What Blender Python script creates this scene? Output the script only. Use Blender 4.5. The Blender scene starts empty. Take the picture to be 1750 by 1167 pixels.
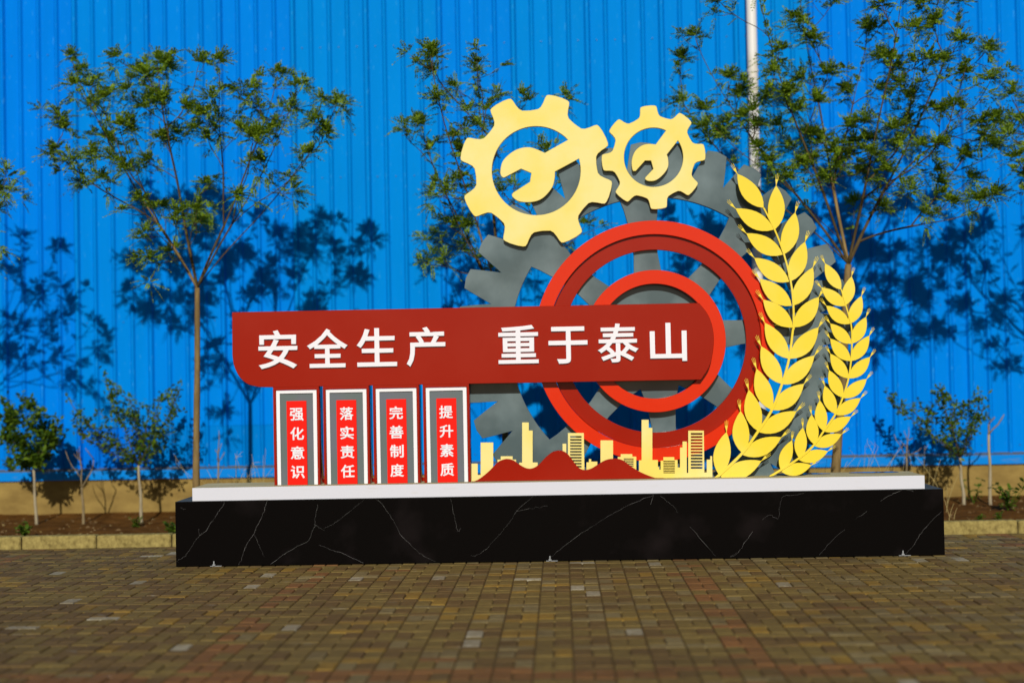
import bpy, math, random
from mathutils import Vector, Matrix, noise

# ------------------------------------------------------------------ camera
sc = bpy.context.scene
C = sc.collection
F_PX, CAM_H, CAM_Y, ROLL = 2430.0, 1.46, -11.1, 0.0198
W_PX, H_PX, VPX, VPY = 1750.0, 1167.0, 958.0, 638.0
cr, sr = math.cos(ROLL), math.sin(ROLL)
oa, ob = (VPX - W_PX / 2) / F_PX, (H_PX / 2 - VPY) / F_PX
dR, dU = oa * cr + ob * sr, ob * cr - oa * sr
PITCH = math.atan(-dU)
YAW = math.atan(dR * math.cos(PITCH))
cf = Vector((-math.sin(YAW) * math.cos(PITCH), math.cos(YAW) * math.cos(PITCH), math.sin(PITCH)))
r0 = Vector((math.cos(YAW), math.sin(YAW), 0))
u0 = Vector((math.sin(YAW) * math.sin(PITCH), -math.cos(YAW) * math.sin(PITCH), math.cos(PITCH)))
cright, cup = r0 * cr - u0 * sr, u0 * cr + r0 * sr
cpos = Vector((0, CAM_Y, CAM_H))
cam_data = bpy.data.cameras.new('camera')
cam = bpy.data.objects.new('camera', cam_data)
C.objects.link(cam)
cam.matrix_world = Matrix(((cright.x, cup.x, -cf.x, cpos.x), (cright.y, cup.y, -cf.y, cpos.y),
                           (cright.z, cup.z, -cf.z, cpos.z), (0, 0, 0, 1)))
cam_data.sensor_width = 36.0
cam_data.lens = F_PX / W_PX * 36.0
cam_data.clip_end = 2000
cam_data.dof.use_dof = True
cam_data.dof.focus_distance = 10.75
cam_data.dof.aperture_fstop = 0.75
sc.camera = cam


def at(u, v, Y):
    """a measured point of the photograph, put on the upright plane y = Y"""
    d = cf + cright * ((u - W_PX / 2) / F_PX) + cup * ((H_PX / 2 - v) / F_PX)
    return cpos + d * ((Y - CAM_Y) / d.y)


# ------------------------------------------------------------------ light
SUN_EL = math.radians(27.5)
SUN_AZ = math.radians(0.0)
w = bpy.data.worlds.new('World')
sc.world = w
w.use_nodes = True
nt = w.node_tree
nt.nodes.clear()
sky = nt.nodes.new('ShaderNodeTexSky')
sky.sky_type = 'NISHITA'
sky.sun_disc = False
sky.sun_elevation = SUN_EL
sky.sun_rotation = math.radians(180) + SUN_AZ
sky.dust_density = 0.7
sky.ozone_density = 2.5
bg = nt.nodes.new('ShaderNodeBackground')
bg.inputs['Strength'].default_value = 0.05
wo = nt.nodes.new('ShaderNodeOutputWorld')
nt.links.new(sky.outputs[0], bg.inputs['Color'])
nt.links.new(bg.outputs[0], wo.inputs['Surface'])
sl = bpy.data.lights.new('sun', 'SUN')
sl.energy = 5.0
sl.angle = math.radians(0.55)
sl.color = (1.0, 0.95, 0.87)
sun = bpy.data.objects.new('sun', sl)
C.objects.link(sun)
sd = Vector((math.sin(SUN_AZ) * math.cos(SUN_EL), math.cos(SUN_AZ) * math.cos(SUN_EL), -math.sin(SUN_EL)))
sun.rotation_euler = sd.to_track_quat('-Z', 'Y').to_euler()
sun.location = (0, -20, 15)
sc.view_settings.view_transform = 'Standard'
sc.view_settings.look = 'None'
sc.view_settings.exposure = -0.33
sc.view_settings.gamma = 1.0
sc.view_settings.use_curve_mapping = False


# ------------------------------------------------------------------ materials
def mat(name, col, rough=0.5, spec=0.5, var=None, vscale=4.0, vstretch=(1, 1, 1), bump=0.0, bscale=60.0,
        big=0.0, big_scale=2.0, metal=0.0, island=None, coat=0.0, dust_sheen=None):
    m = bpy.data.materials.new(name)
    m.use_nodes = True
    n = m.node_tree
    b = n.nodes['Principled BSDF']
    b.inputs['Roughness'].default_value = rough
    b.inputs['Specular IOR Level'].default_value = spec
    b.inputs['Metallic'].default_value = metal
    if coat:
        b.inputs['Coat Weight'].default_value = coat
        b.inputs['Coat Roughness'].default_value = 0.12
    tc = n.nodes.new('ShaderNodeTexCoord')
    src = None
    if var:
        mp = n.nodes.new('ShaderNodeMapping')
        mp.inputs['Scale'].default_value = vstretch
        n.links.new(tc.outputs['Object'], mp.inputs[0])
        tx = n.nodes.new('ShaderNodeTexNoise')
        tx.inputs['Scale'].default_value = vscale
        tx.inputs['Detail'].default_value = 6
        tx.inputs['Roughness'].default_value = 0.65
        n.links.new(mp.outputs[0], tx.inputs['Vector'])
        rp = n.nodes.new('ShaderNodeValToRGB')
        rp.color_ramp.elements[0].position = 0.32
        rp.color_ramp.elements[1].position = 0.68
        rp.color_ramp.elements[0].color = (*var, 1)
        rp.color_ramp.elements[1].color = (*col, 1)
        n.links.new(tx.outputs['Fac'], rp.inputs['Fac'])
        src = rp.outputs['Color']
    if island:
        ge = n.nodes.new('ShaderNodeNewGeometry')
        r2 = n.nodes.new('ShaderNodeValToRGB')
        els = r2.color_ramp.elements
        while len(els) < len(island):
            els.new(0.5)
        for i, c_ in enumerate(island):
            els[i].position = i / (len(island) - 1)
            els[i].color = (*c_, 1)
        n.links.new(ge.outputs['Random Per Island'], r2.inputs['Fac'])
        src = r2.outputs['Color']
    if dust_sheen:  # patches of a second colour, for dust and for painted sheen
        dcol, lo, hi, sc_, st_ = dust_sheen
        mp = n.nodes.new('ShaderNodeMapping')
        mp.inputs['Scale'].default_value = st_
        n.links.new(tc.outputs['Object'], mp.inputs[0])
        tx = n.nodes.new('ShaderNodeTexNoise')
        tx.inputs['Scale'].default_value = sc_
        tx.inputs['Detail'].default_value = 5
        n.links.new(mp.outputs[0], tx.inputs['Vector'])
        mr = n.nodes.new('ShaderNodeMapRange')
        mr.inputs['From Min'].default_value = lo
        mr.inputs['From Max'].default_value = hi
        n.links.new(tx.outputs['Fac'], mr.inputs['Value'])
        mx = n.nodes.new('ShaderNodeMix')
        mx.data_type = 'RGBA'
        n.links.new(mr.outputs[0], mx.inputs['Factor'])
        if src:
            n.links.new(src, mx.inputs['A'])
        else:
            mx.inputs['A'].default_value = (*col, 1)
        mx.inputs['B'].default_value = (*dcol, 1)
        src = mx.outputs['Result']
    if src:
        n.links.new(src, b.inputs['Base Color'])
    else:
        b.inputs['Base Color'].default_value = (*col, 1)
    prev = None
    for amt, scl, dist in ((big, big_scale, 0.05), (bump, bscale, 0.004)):
        if amt:
            t2 = n.nodes.new('ShaderNodeTexNoise')
            t2.inputs['Scale'].default_value = scl
            t2.inputs['Detail'].default_value = 1.5 if dist > 0.01 else 5
            n.links.new(tc.outputs['Object'], t2.inputs['Vector'])
            bp = n.nodes.new('ShaderNodeBump')
            bp.inputs['Strength'].default_value = amt
            bp.inputs['Distance'].default_value = dist
            n.links.new(t2.outputs['Fac'], bp.inputs['Height'])
            if prev:
                n.links.new(prev.outputs[0], bp.inputs['Normal'])
            prev = bp
    if prev:
        n.links.new(prev.outputs[0], b.inputs['Normal'])
    return m


def leafmat(name, cols, trans=0.42):
    m = mat(name, cols[0], rough=0.55, spec=0.12, island=cols)
    n = m.node_tree
    b = n.nodes['Principled BSDF']
    out = n.nodes['Material Output']
    t = n.nodes.new('ShaderNodeBsdfTranslucent')
    src = b.inputs['Base Color'].links[0].from_socket
    n.links.new(src, t.inputs['Color'])
    ms = n.nodes.new('ShaderNodeMixShader')
    ms.inputs[0].default_value = trans
    n.links.new(b.outputs[0], ms.inputs[1])
    n.links.new(t.outputs[0], ms.inputs[2])
    n.links.new(ms.outputs[0], out.inputs['Surface'])
    return m


M_YELLOW = mat('yellow_paint', (0.81, 0.69, 0.26), rough=0.16, spec=0.42, big=0.10, big_scale=1.6,
               dust_sheen=((0.81, 0.64, 0.13), 0.42, 0.66, 2.0, (1, 1, 1)))
M_WHEAT = mat('wheat_yellow_paint', (0.81, 0.615, 0.045), rough=0.16, spec=0.40, big=0.09, big_scale=2.0,
              dust_sheen=((0.81, 0.645, 0.085), 0.45, 0.65, 2.4, (1, 1, 1)))
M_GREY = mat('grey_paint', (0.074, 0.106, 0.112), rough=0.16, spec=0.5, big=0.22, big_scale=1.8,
             dust_sheen=((0.150, 0.198, 0.205), 0.42, 0.68, 2.2, (1, 1, 1)))  # pale patches: cloudy reflections on the grey gear, put into its colour
M_RED = mat('bright_red_paint', (0.63, 0.026, 0.004), rough=0.16, spec=0.32, big=0.10, big_scale=1.6)
M_DRED = mat('dark_red_paint', (0.285, 0.0095, 0.002), rough=0.16, spec=0.28, big=0.12, big_scale=1.3,
             dust_sheen=((0.30, 0.014, 0.005), 0.45, 0.7, 1.4, (1, 1, 1)))
M_STRIP = mat('strip_red_paint', (0.80, 0.010, 0.003), rough=0.45, spec=0.1)
M_WHITE = mat('white_paint', (0.78, 0.78, 0.79), rough=0.4, spec=0.2)
M_LETTER = mat('white_letter_acrylic', (0.76, 0.745, 0.775), rough=0.4, spec=0.2)
M_INSET = mat('grey_inset_paint', (0.105, 0.135, 0.13), rough=0.35, spec=0.4, big=0.04,
              dust_sheen=((0.12, 0.13, 0.155), 0.45, 0.65, 3.0, (1, 1, 1)))
M_SLAB = mat('white_slab', (0.60, 0.605, 0.655), rough=0.35, spec=0.2, bump=0.05, bscale=30,
             dust_sheen=((0.56, 0.55, 0.54), 0.60, 0.80, 5.0, (1, 1, 6)))
M_DUSTTOP = mat('dusty_slab_top', (0.50, 0.45, 0.27), rough=0.85, spec=0.02, var=(0.38, 0.34, 0.20), vscale=3.5)
M_MARBLE = mat('black_marble', (0.003, 0.0024, 0.0022), rough=0.22, spec=0.06, bump=0.02, bscale=15,
               dust_sheen=((0.010, 0.0075, 0.0075), 0.55, 0.8, 2.2, (1, 1, 1)))
M_PTOP = mat('dusty_black_marble', (0.10, 0.11, 0.095), rough=0.6, spec=0.15, var=(0.04, 0.045, 0.04), vscale=5)
M_VEIN = mat('marble_vein_grey', (0.20, 0.195, 0.185), rough=0.3, spec=0.1, var=(0.008, 0.007, 0.007), vscale=6.0)
M_SCUFF = mat('marble_scuff', (0.03, 0.022, 0.026), rough=0.5, spec=0.2, var=(0.010, 0.008, 0.008), vscale=14)
M_BOLT = mat('zinc_bolt', (0.34, 0.35, 0.35), rough=0.5, metal=0.2)
M_GROUT = mat('joint_sand', (0.120, 0.082, 0.036), rough=0.95, spec=0.05, var=(0.07, 0.047, 0.021), vscale=12)
M_PUDDLE = mat('puddle_water', (0.06, 0.06, 0.05), rough=0.02, spec=0.6)
M_CONC = mat('footing_concrete', (0.31, 0.215, 0.065), rough=0.9, spec=0.03, var=(0.17, 0.110, 0.034), vscale=2.6,
             vstretch=(1, 1, 2.0), bump=0.5, bscale=40)
M_KERB = mat('kerb_granite', (0.36, 0.285, 0.095), rough=0.85, spec=0.05, var=(0.16, 0.12, 0.038), vscale=22, bump=0.6, bscale=70)
M_SOIL = mat('brown_soil', (0.150, 0.066, 0.015), rough=0.98, spec=0.02, var=(0.062, 0.026, 0.006), vscale=6, bump=1.0, bscale=35)
M_PIPE = mat('white_pipe_plastic', (0.72, 0.70, 0.66), rough=0.4, spec=0.4, dust_sheen=((0.55, 0.50, 0.40), 0.5, 0.75, 3, (1, 1, 0.6)))
M_BARK = mat('bark', (0.27, 0.185, 0.075), rough=0.9, spec=0.05, var=(0.12, 0.078, 0.03), vscale=14, vstretch=(1, 1, 0.25), bump=0.7, bscale=50)
M_TWIG = mat('twig_bark', (0.11, 0.078, 0.034), rough=0.9, spec=0.05, var=(0.05, 0.035, 0.016), vscale=10)
M_PALEBARK = mat('limewashed_bark', (0.42, 0.37, 0.25), rough=0.9, spec=0.1, var=(0.25, 0.20, 0.12), vscale=9, vstretch=(1, 1, 0.4), bump=0.5)
M_DEAD = mat('dead_wood', (0.30, 0.235, 0.13), rough=0.9, spec=0.1, var=(0.15, 0.11, 0.055), vscale=10, vstretch=(1, 1, 0.4))
M_LEAF = leafmat('tree_leaf', [(0.070, 0.140, 0.008), (0.145, 0.245, 0.010), (0.22, 0.33, 0.015), (0.32, 0.41, 0.020)])
M_LEAF2 = leafmat('sapling_leaf', [(0.045, 0.095, 0.008), (0.095, 0.175, 0.012), (0.17, 0.25, 0.016)])
M_WEED = leafmat('weed_leaf', [(0.05, 0.10, 0.008), (0.09, 0.16, 0.012), (0.14, 0.20, 0.02)])
M_DRY = mat('dry_straw', (0.38, 0.30, 0.12), rough=0.9, spec=0.1)
M_FLASH = mat('flashing_blue', (0.0, 0.20, 0.64), rough=0.4, spec=0.1, dust_sheen=((0.12, 0.20, 0.36), 0.58, 0.82, 5.0, (1, 1, 3)))
M_LEDGE = mat('flashing_dust', (0.15, 0.125, 0.075), rough=0.9, spec=0.05, var=(0.04, 0.10, 0.20), vscale=3)


def wall_mat(name, col, dcol):
    """blue coated sheet: chalky speckles that run down the sheet, slight fading"""
    m = mat(name, col, rough=0.55, spec=0.01, var=tuple(c_ * 0.86 for c_ in col), vscale=1.0, vstretch=(2.0, 1, 0.30),
            big=0.012, big_scale=3.0, dust_sheen=(dcol, 0.62, 0.80, 20.0, (2.2, 1, 0.5)))
    n = m.node_tree
    b = n.nodes['Principled BSDF']
    src = b.inputs['Base Color'].links[0].from_socket
    oi = n.nodes.new('ShaderNodeObjectInfo')
    hs = n.nodes.new('ShaderNodeHueSaturation')
    for key, lo, hi in (('Hue', 0.488, 0.505), ('Value', 0.90, 1.06)):
        mr = n.nodes.new('ShaderNodeMapRange')
        mr.inputs['To Min'].default_value = lo
        mr.inputs['To Max'].default_value = hi
        n.links.new(oi.outputs['Random'], mr.inputs['Value'])
        n.links.new(mr.outputs[0], hs.inputs[key])
    n.links.new(src, hs.inputs['Color'])
    n.links.new(hs.outputs[0], b.inputs['Base Color'])
    return m


M_WALL = wall_mat('blue_wall_sheet', (0.0, 0.205, 0.70), (0.03, 0.29, 0.70))
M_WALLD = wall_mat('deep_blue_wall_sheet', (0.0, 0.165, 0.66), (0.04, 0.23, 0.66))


# ------------------------------------------------------------------ helpers
def link(name, me, m, parent=None):
    o = bpy.data.objects.new(name, me)
    if m:
        for mm in (m if isinstance(m, (list, tuple)) else [m]):
            me.materials.append(mm)
    C.objects.link(o)
    if parent:
        o.parent = parent
    return o


def mesh(name, v, f, m, parent=None, smooth=False):
    me = bpy.data.meshes.new(name)
    me.from_pydata(v, [], f)
    if smooth:
        me.polygons.foreach_set('use_smooth', [True] * len(me.polygons))
    me.update()
    return link(name, me, m, parent)


def thing(name, label, cat, group=None, loc=(0, 0, 0)):
    o = bpy.data.objects.new(name, None)
    C.objects.link(o)
    o.location = loc
    o.empty_display_size = 0.1
    o['label'] = label
    o['category'] = cat
    if group:
        o['group'] = group
    return o


def tag(o, label, cat, group=None):
    o['label'] = label
    o['category'] = cat
    if group:
        o['group'] = group
    return o


def cbox(x0, x1, y0, y1, z0, z1, b=0.0):
    """box with chamfered edges, as (verts, faces)"""
    if b <= 0:
        v = [(x, y, z) for z in (z0, z1) for y in (y0, y1) for x in (x0, x1)]
        f = [(0, 2, 3, 1), (4, 5, 7, 6), (0, 1, 5, 4), (2, 6, 7, 3), (0, 4, 6, 2), (1, 3, 7, 5)]
        return v, f
    v = []
    idx = {}
    cs = ((x0, x1), (y0, y1), (z0, z1))
    for i in (0, 1):
        for j in (0, 1):
            for k in (0, 1):
                for ax in range(3):
                    p = []
                    for a_, s_ in zip(range(3), (i, j, k)):
                        base = cs[a_][s_]
                        if a_ != ax:
                            base += b if s_ == 0 else -b
                        p.append(base)
                    idx[(i, j, k, ax)] = len(v)
                    v.append(tuple(p))
    f = []
    for ax in range(3):
        o1, o2 = [a_ for a_ in range(3) if a_ != ax]
        for s_ in (0, 1):
            q = []
            for (p1, p2) in ((0, 0), (1, 0), (1, 1), (0, 1)):
                k = [0, 0, 0]
                k[ax], k[o1], k[o2] = s_, p1, p2
                q.append(idx[(*k, ax)])
            f.append(tuple(q))
        for p1 in (0, 1):
            for p2 in (0, 1):
                k0, k1 = [0, 0, 0], [0, 0, 0]
                k0[o1] = k1[o1] = p1
                k0[o2] = k1[o2] = p2
                k1[ax] = 1
                f.append((idx[(*k0, o1)], idx[(*k1, o1)], idx[(*k1, o2)], idx[(*k0, o2)]))
    for i in (0, 1):
        for j in (0, 1):
            for k in (0, 1):
                f.append(tuple(idx[(i, j, k, a_)] for a_ in range(3)))
    c_ = Vector(((x0 + x1) / 2, (y0 + y1) / 2, (z0 + z1) / 2))
    out = []
    for q in f:
        P_ = [Vector(v[i]) for i in q]
        nrm = (P_[1] - P_[0]).cross(P_[2] - P_[0])
        if nrm.dot(sum(P_, Vector()) / len(P_) - c_) < 0:
            q = q[::-1]
        out.append(q)
    return v, out


def box(name, x0, x1, y0, y1, z0, z1, m, parent=None, b=0.004):
    v, f = cbox(x0, x1, y0, y1, z0, z1, b)
    return mesh(name, v, f, m, parent)


def plate(name, loops, y, thick, m, parent=None, bevel=0.0022):
    """upright plate: outline loops of (x, z), front face at y, cut through where loops nest"""
    c = bpy.data.curves.new(name, 'CURVE')
    c.dimensions = '2D'
    c.fill_mode = 'BOTH'
    c.extrude = max(0.0005, thick / 2 - bevel)
    c.bevel_depth = bevel
    c.bevel_resolution = 0
    c.offset = -bevel
    for L in loops:
        s = c.splines.new('POLY')
        s.points.add(len(L) - 1)
        for p, q in zip(s.points, L):
            p.co = (q[0], q[1], 0, 1)
        s.use_cyclic_u = True
    o = bpy.data.objects.new(name, c)
    me = bpy.data.meshes.new_from_object(o)
    bpy.data.objects.remove(o)
    bpy.data.curves.remove(c)
    yc = y + thick / 2
    for v in me.vertices:
        x, yy, z = v.co
        v.co = (x, yc - z, yy)
    me.materials.clear()
    me.update()
    return link(name, me, m, parent)


def pz(L, Y):
    """photo outline -> (x, z) on the plane y = Y"""
    r = []
    for (u, v) in L:
        p = at(u, v, Y)
        r.append((p.x, p.z))
    return r


def smooth_loop(L, n=4, closed=False):
    """Catmull-Rom through the points"""
    out = []
    k = len(L)
    rng = range(k if closed else k - 1)
    for i in rng:
        p0 = L[(i - 1) % k] if closed or i > 0 else L[i]
        p1, p2 = L[i], L[(i + 1) % k]
        p3 = L[(i + 2) % k] if closed or i + 2 < k else p2
        for j in range(n):
            t = j / n
            out.append(tuple(0.5 * (2 * b + (c_ - a) * t + (2 * a - 5 * b + 4 * c_ - d) * t * t + (3 * b - a - 3 * c_ + d) * t ** 3)
                             for a, b, c_, d in zip(p0, p1, p2, p3)))
    if not closed:
        out.append(tuple(L[-1]))
    return out


def tube_into(V, Fc, pts, rads, sides=6, cap=True):
    base = len(V)
    n = len(pts)
    ref = Vector((0.31, 0.77, 0.55))
    for i, p in enumerate(pts):
        d = (pts[min(i + 1, n - 1)] - pts[max(i - 1, 0)])
        if d.length < 1e-9:
            d = Vector((0, 0, 1))
        d.normalize()
        a = d.cross(ref)
        if a.length < 1e-3:
            a = d.cross(Vector((1, 0, 0)))
        a.normalize()
        b_ = d.cross(a)
        for s in range(sides):
            t = 2 * math.pi * s / sides
            q = p + (a * math.cos(t) + b_ * math.sin(t)) * rads[i]
            V.append(tuple(q))
    for i in range(n - 1):
        for s in range(sides):
            s2 = (s + 1) % sides
            Fc.append((base + i * sides + s, base + i * sides + s2, base + (i + 1) * sides + s2, base + (i + 1) * sides + s))
    if cap:
        Fc.append(tuple(base + s for s in range(sides))[::-1])
        Fc.append(tuple(base + (n - 1) * sides + s for s in range(sides)))


# ------------------------------------------------------------------ ground, pavement, kerb, soil
WALL_Y = 4.0
SHEET = 0.789


def soil_h(x, y):
    t = min(1, max(0, (y - 1.55) / (WALL_Y - 1.55)))
    left = 0.055 * (1 - t) ** 2 + 0.012 + 0.062 * t ** 3
    right = 0.06 + 0.035 * t
    k = min(1, max(0, (x + 1.0) / 4.0))
    h = left * (1 - k) + right * k
    return h + 0.018 * noise.noise(Vector((x * 1.7, y * 2.3, 0))) + 0.010 * noise.noise(Vector((x * 6, y * 6, 3)))


g = mesh('ground', [(-150, -150, -0.06), (150, -150, -0.06), (150, 150, -0.06), (-150, 150, -0.06)], [(0, 1, 2, 3)],
         mat('ground_dirt', (0.20, 0.165, 0.10), rough=0.95, spec=0.1, var=(0.13, 0.105, 0.06), vscale=0.8))
g['kind'] = 'structure'
pav = mesh('pavement', [(-40, -40, -0.008), (40, -40, -0.008), (40, 1.42, -0.008), (-40, 1.42, -0.008)], [(0, 1, 2, 3)], M_GROUT)
pav['kind'] = 'structure'


def paver_mat(name, a, b):
    """worn concrete block: grain, wide damp and dirty areas, thin lime smears"""
    m = bpy.data.materials.new(name)
    m.use_nodes = True
    n = m.node_tree
    bs = n.nodes['Principled BSDF']
    bs.inputs['Roughness'].default_value = 0.85
    bs.inputs['Specular IOR Level'].default_value = 0.1
    ge = n.nodes.new('ShaderNodeNewGeometry')

    def nz(scale, stretch, detail, lo, hi, rough=0.6):
        mp_ = n.nodes.new('ShaderNodeMapping')
        mp_.inputs['Scale'].default_value = stretch
        n.links.new(ge.outputs['Position'], mp_.inputs[0])
        t = n.nodes.new('ShaderNodeTexNoise')
        t.inputs['Scale'].default_value = scale
        t.inputs['Detail'].default_value = detail
        t.inputs['Roughness'].default_value = rough
        n.links.new(mp_.outputs[0], t.inputs['Vector'])
        r = n.nodes.new('ShaderNodeMapRange')
        r.inputs['From Min'].default_value = lo
        r.inputs['From Max'].default_value = hi
        n.links.new(t.outputs['Fac'], r.inputs['Value'])
        return r.outputs[0], t

    def mix(fac, A, B, k=1.0):
        x = n.nodes.new('ShaderNodeMix')
        x.data_type = 'RGBA'
        if k != 1.0:
            q = n.nodes.new('ShaderNodeMath')
            q.operation = 'MULTIPLY'
            q.inputs[1].default_value = k
            n.links.new(fac, q.inputs[0])
            fac = q.outputs[0]
        n.links.new(fac, x.inputs['Factor'])
        for key, val in (('A', A), ('B', B)):
            if isinstance(val, tuple):
                x.inputs[key].default_value = (*val, 1)
            else:
                n.links.new(val, x.inputs[key])
        return x.outputs['Result']

    g1, t1 = nz(26, (1, 1, 1), 6, 0.3, 0.7, 0.7)
    col = mix(g1, b, a)
    d1, _ = nz(0.75, (1, 1.3, 1), 5, 0.42, 0.66)
    col = mix(d1, col, (0.090, 0.060, 0.026), 0.52)
    d2, _ = nz(5.0, (0.8, 1.6, 1), 5, 0.52, 0.70)
    col = mix(d2, col, (0.075, 0.048, 0.020), 0.55)
    d3, _ = nz(2.6, (0.9, 3.0, 1), 6, 0.64, 0.74, 0.7)
    col = mix(d3, col, (0.36, 0.35, 0.29), 0.55)
    n.links.new(col, bs.inputs['Base Color'])
    bp = n.nodes.new('ShaderNodeBump')
    bp.inputs['Strength'].default_value = 0.5
    bp.inputs['Distance'].default_value = 0.004
    n.links.new(t1.outputs['Fac'], bp.inputs['Height'])
    n.links.new(bp.outputs[0], bs.inputs['Normal'])
    return m


PM = [paver_mat('paver_olive', (0.205, 0.146, 0.045), (0.135, 0.094, 0.030)),
      paver_mat('paver_brown', (0.165, 0.106, 0.039), (0.105, 0.066, 0.025)),
      paver_mat('paver_grey', (0.225, 0.176, 0.080), (0.145, 0.110, 0.048)),
      paver_mat('paver_ochre', (0.290, 0.180, 0.034), (0.200, 0.122, 0.028)),
      paver_mat('paver_pale', (0.40, 0.37, 0.28), (0.22, 0.18, 0.10)),
      paver_mat('paver_red', (0.235, 0.105, 0.036), (0.160, 0.082, 0.032))]
rnd = random.Random(11)
pavers = []
ROW0, COL0 = -4.2615, 0.036
PA, PB = 0.1877, 0.0938       # long and short side as laid
for ci in range(-28, 28):
    x0 = COL0 + ci * 0.2
    xc = x0 + 0.1
    red_col = (ci - 4) % 14 == 0
    for ri in range(-5, 21):
        yb = ROW0 + ri * (PA + PB)
        far = yb + 11.1
        if abs(xc + 0.0) > far * 0.40 + 0.9 and xc > 0 or (xc < 0 and abs(xc) > far * 0.41 + 0.9):
            continue
        red_row = ri == 0
        off = 0.15 if (ci // 3) % 5 == 2 else 0.0
        for (dx0, dx1, dy0, dy1, kind) in ((0, .1, 0, PA, 0), (.1, .2, 0, PA, 0), (0, .2, PA, PA + PB, 1)):
            y0, y1 = yb + dy0 + off * 0, yb + dy1
            if y1 > 1.42:
                continue
            dirt = noise.noise(Vector((xc * 0.55, yb * 0.7, 5)))
            yel = noise.noise(Vector((xc * 0.45 + 7, yb * 0.6, 1)))
            r = rnd.random()
            if red_row or (red_col and r < 0.8):
                k = 5 if r < (0.72 if red_row else 0.5) else rnd.choice((0, 1, 2))
            elif r < 0.018:
                k = 4
            elif r < 0.07 + 0.14 * max(0, yel):
                k = 3
            elif r < 0.28 + 0.25 * max(0, -dirt) + 0.16 * max(0, min(1.5, -0.6 - xc)):
                k = 1
            elif r < 0.48:
                k = 2
            elif r < 0.485:
                k = 5
            else:
                k = 0
            pavers.append((x0 + dx0, x0 + dx1, y0, y1, k, kind))
pv_mesh = {}


def paver_mesh(k, kind):
    if (k, kind) not in pv_mesh:
        sx, sy = ((0.1, PA), (0.2, PB))[kind]
        v, f = cbox(-sx / 2 + .0035, sx / 2 - .0035, -sy / 2 + .003, sy / 2 - .003, -0.05, 0.0, 0.005)
        me = bpy.data.meshes.new('paver')
        me.from_pydata(v, [], f)
        me.materials.append(PM[k])
        pv_mesh[(k, kind)] = me
    return pv_mesh[(k, kind)]


def in_front(p):
    d = math.hypot(p[0], p[2] + 11.1)
    yv = p[2]
    inside = yv > -4.62 and abs((p[0] + p[1]) / 2 + 0.03 * (yv + 11.1)) < 0.365 * (yv + 11.1)
    return (0 if inside else 1, d)


pavers.sort(key=in_front)
for p in pavers[:300]:
    o = bpy.data.objects.new('paver', paver_mesh(p[4], p[5]))
    C.objects.link(o)
    o.parent = pav
    o.location = ((p[0] + p[1]) / 2, (p[2] + p[3]) / 2, rnd.uniform(-0.002, 0.003))
    o.rotation_euler = (rnd.uniform(-.012, .012), rnd.uniform(-.012, .012), rnd.uniform(-.01, .01))
V, Fc, Mi = [], [], []
for p in pavers[300:]:
    sx, sy = ((0.1, PA), (0.2, PB))[p[5]]
    v, f = cbox(-sx / 2 + .0035, sx / 2 - .0035, -sy / 2 + .003, sy / 2 - .003, -0.05, 0.0, 0.005)
    cx, cy, cz = (p[0] + p[1]) / 2, (p[2] + p[3]) / 2, rnd.uniform(-0.002, 0.003)
    ta, tb = rnd.uniform(-.012, .012), rnd.uniform(-.012, .012)
    b0 = len(V)
    V += [(cx + a, cy + b, cz + c_ + a * ta + b * tb) for a, b, c_ in v]
    for q in f:
        Fc.append(tuple(i + b0 for i in q))
        Mi.append(p[4])
fp = mesh('far_pavers', V, Fc, PM, pav)
fp.data.polygons.foreach_set('material_index', Mi)
fp['kind'] = 'stuff'

kerb = mesh('kerb', [(-40, 1.46, -0.04), (40, 1.46, -0.04), (40, 1.54, -0.04), (-40, 1.54, -0.04),
                     (-40, 1.46, 0.06), (40, 1.46, 0.06), (40, 1.54, 0.06), (-40, 1.54, 0.06)],
            [(0, 1, 5, 4), (3, 7, 6, 2), (4, 5, 6, 7)], M_GROUT)
kerb['kind'] = 'structure'
v, f = cbox(-0.333, 0.333, -0.06, 0.06, -0.07, 0.055, 0.012)
km = bpy.data.meshes.new('kerb_stone')
km.from_pydata(v, [], f)
km.materials.append(M_KERB)
for i in range(-11, 12):
    o = bpy.data.objects.new('kerb_stone', km)
    C.objects.link(o)
    o.parent = kerb
    o.location = (-4.49 + 0.675 * (i + 7), 1.49 + rnd.uniform(-.006, .006), 0.05 + rnd.uniform(-.004, .004))
    o.rotation_euler = (rnd.uniform(-.02, .02), rnd.uniform(-.006, .006), rnd.uniform(-.01, .01))

V, Fc = [], []
nx, ny = 260, 50
for j in range(ny + 1):
    for i in range(nx + 1):
        x = -9 + 18 * i / nx
        y = 1.545 + (WALL_Y + 0.02 - 1.545) * j / ny
        V.append((x, y, soil_h(x, y)))
for j in range(ny):
    for i in range(nx):
        a = j * (nx + 1) + i
        Fc.append((a, a + 1, a + nx + 2, a + nx + 1))
soil = mesh('soil', V, Fc, M_SOIL, smooth=True)
soil['kind'] = 'structure'
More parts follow.
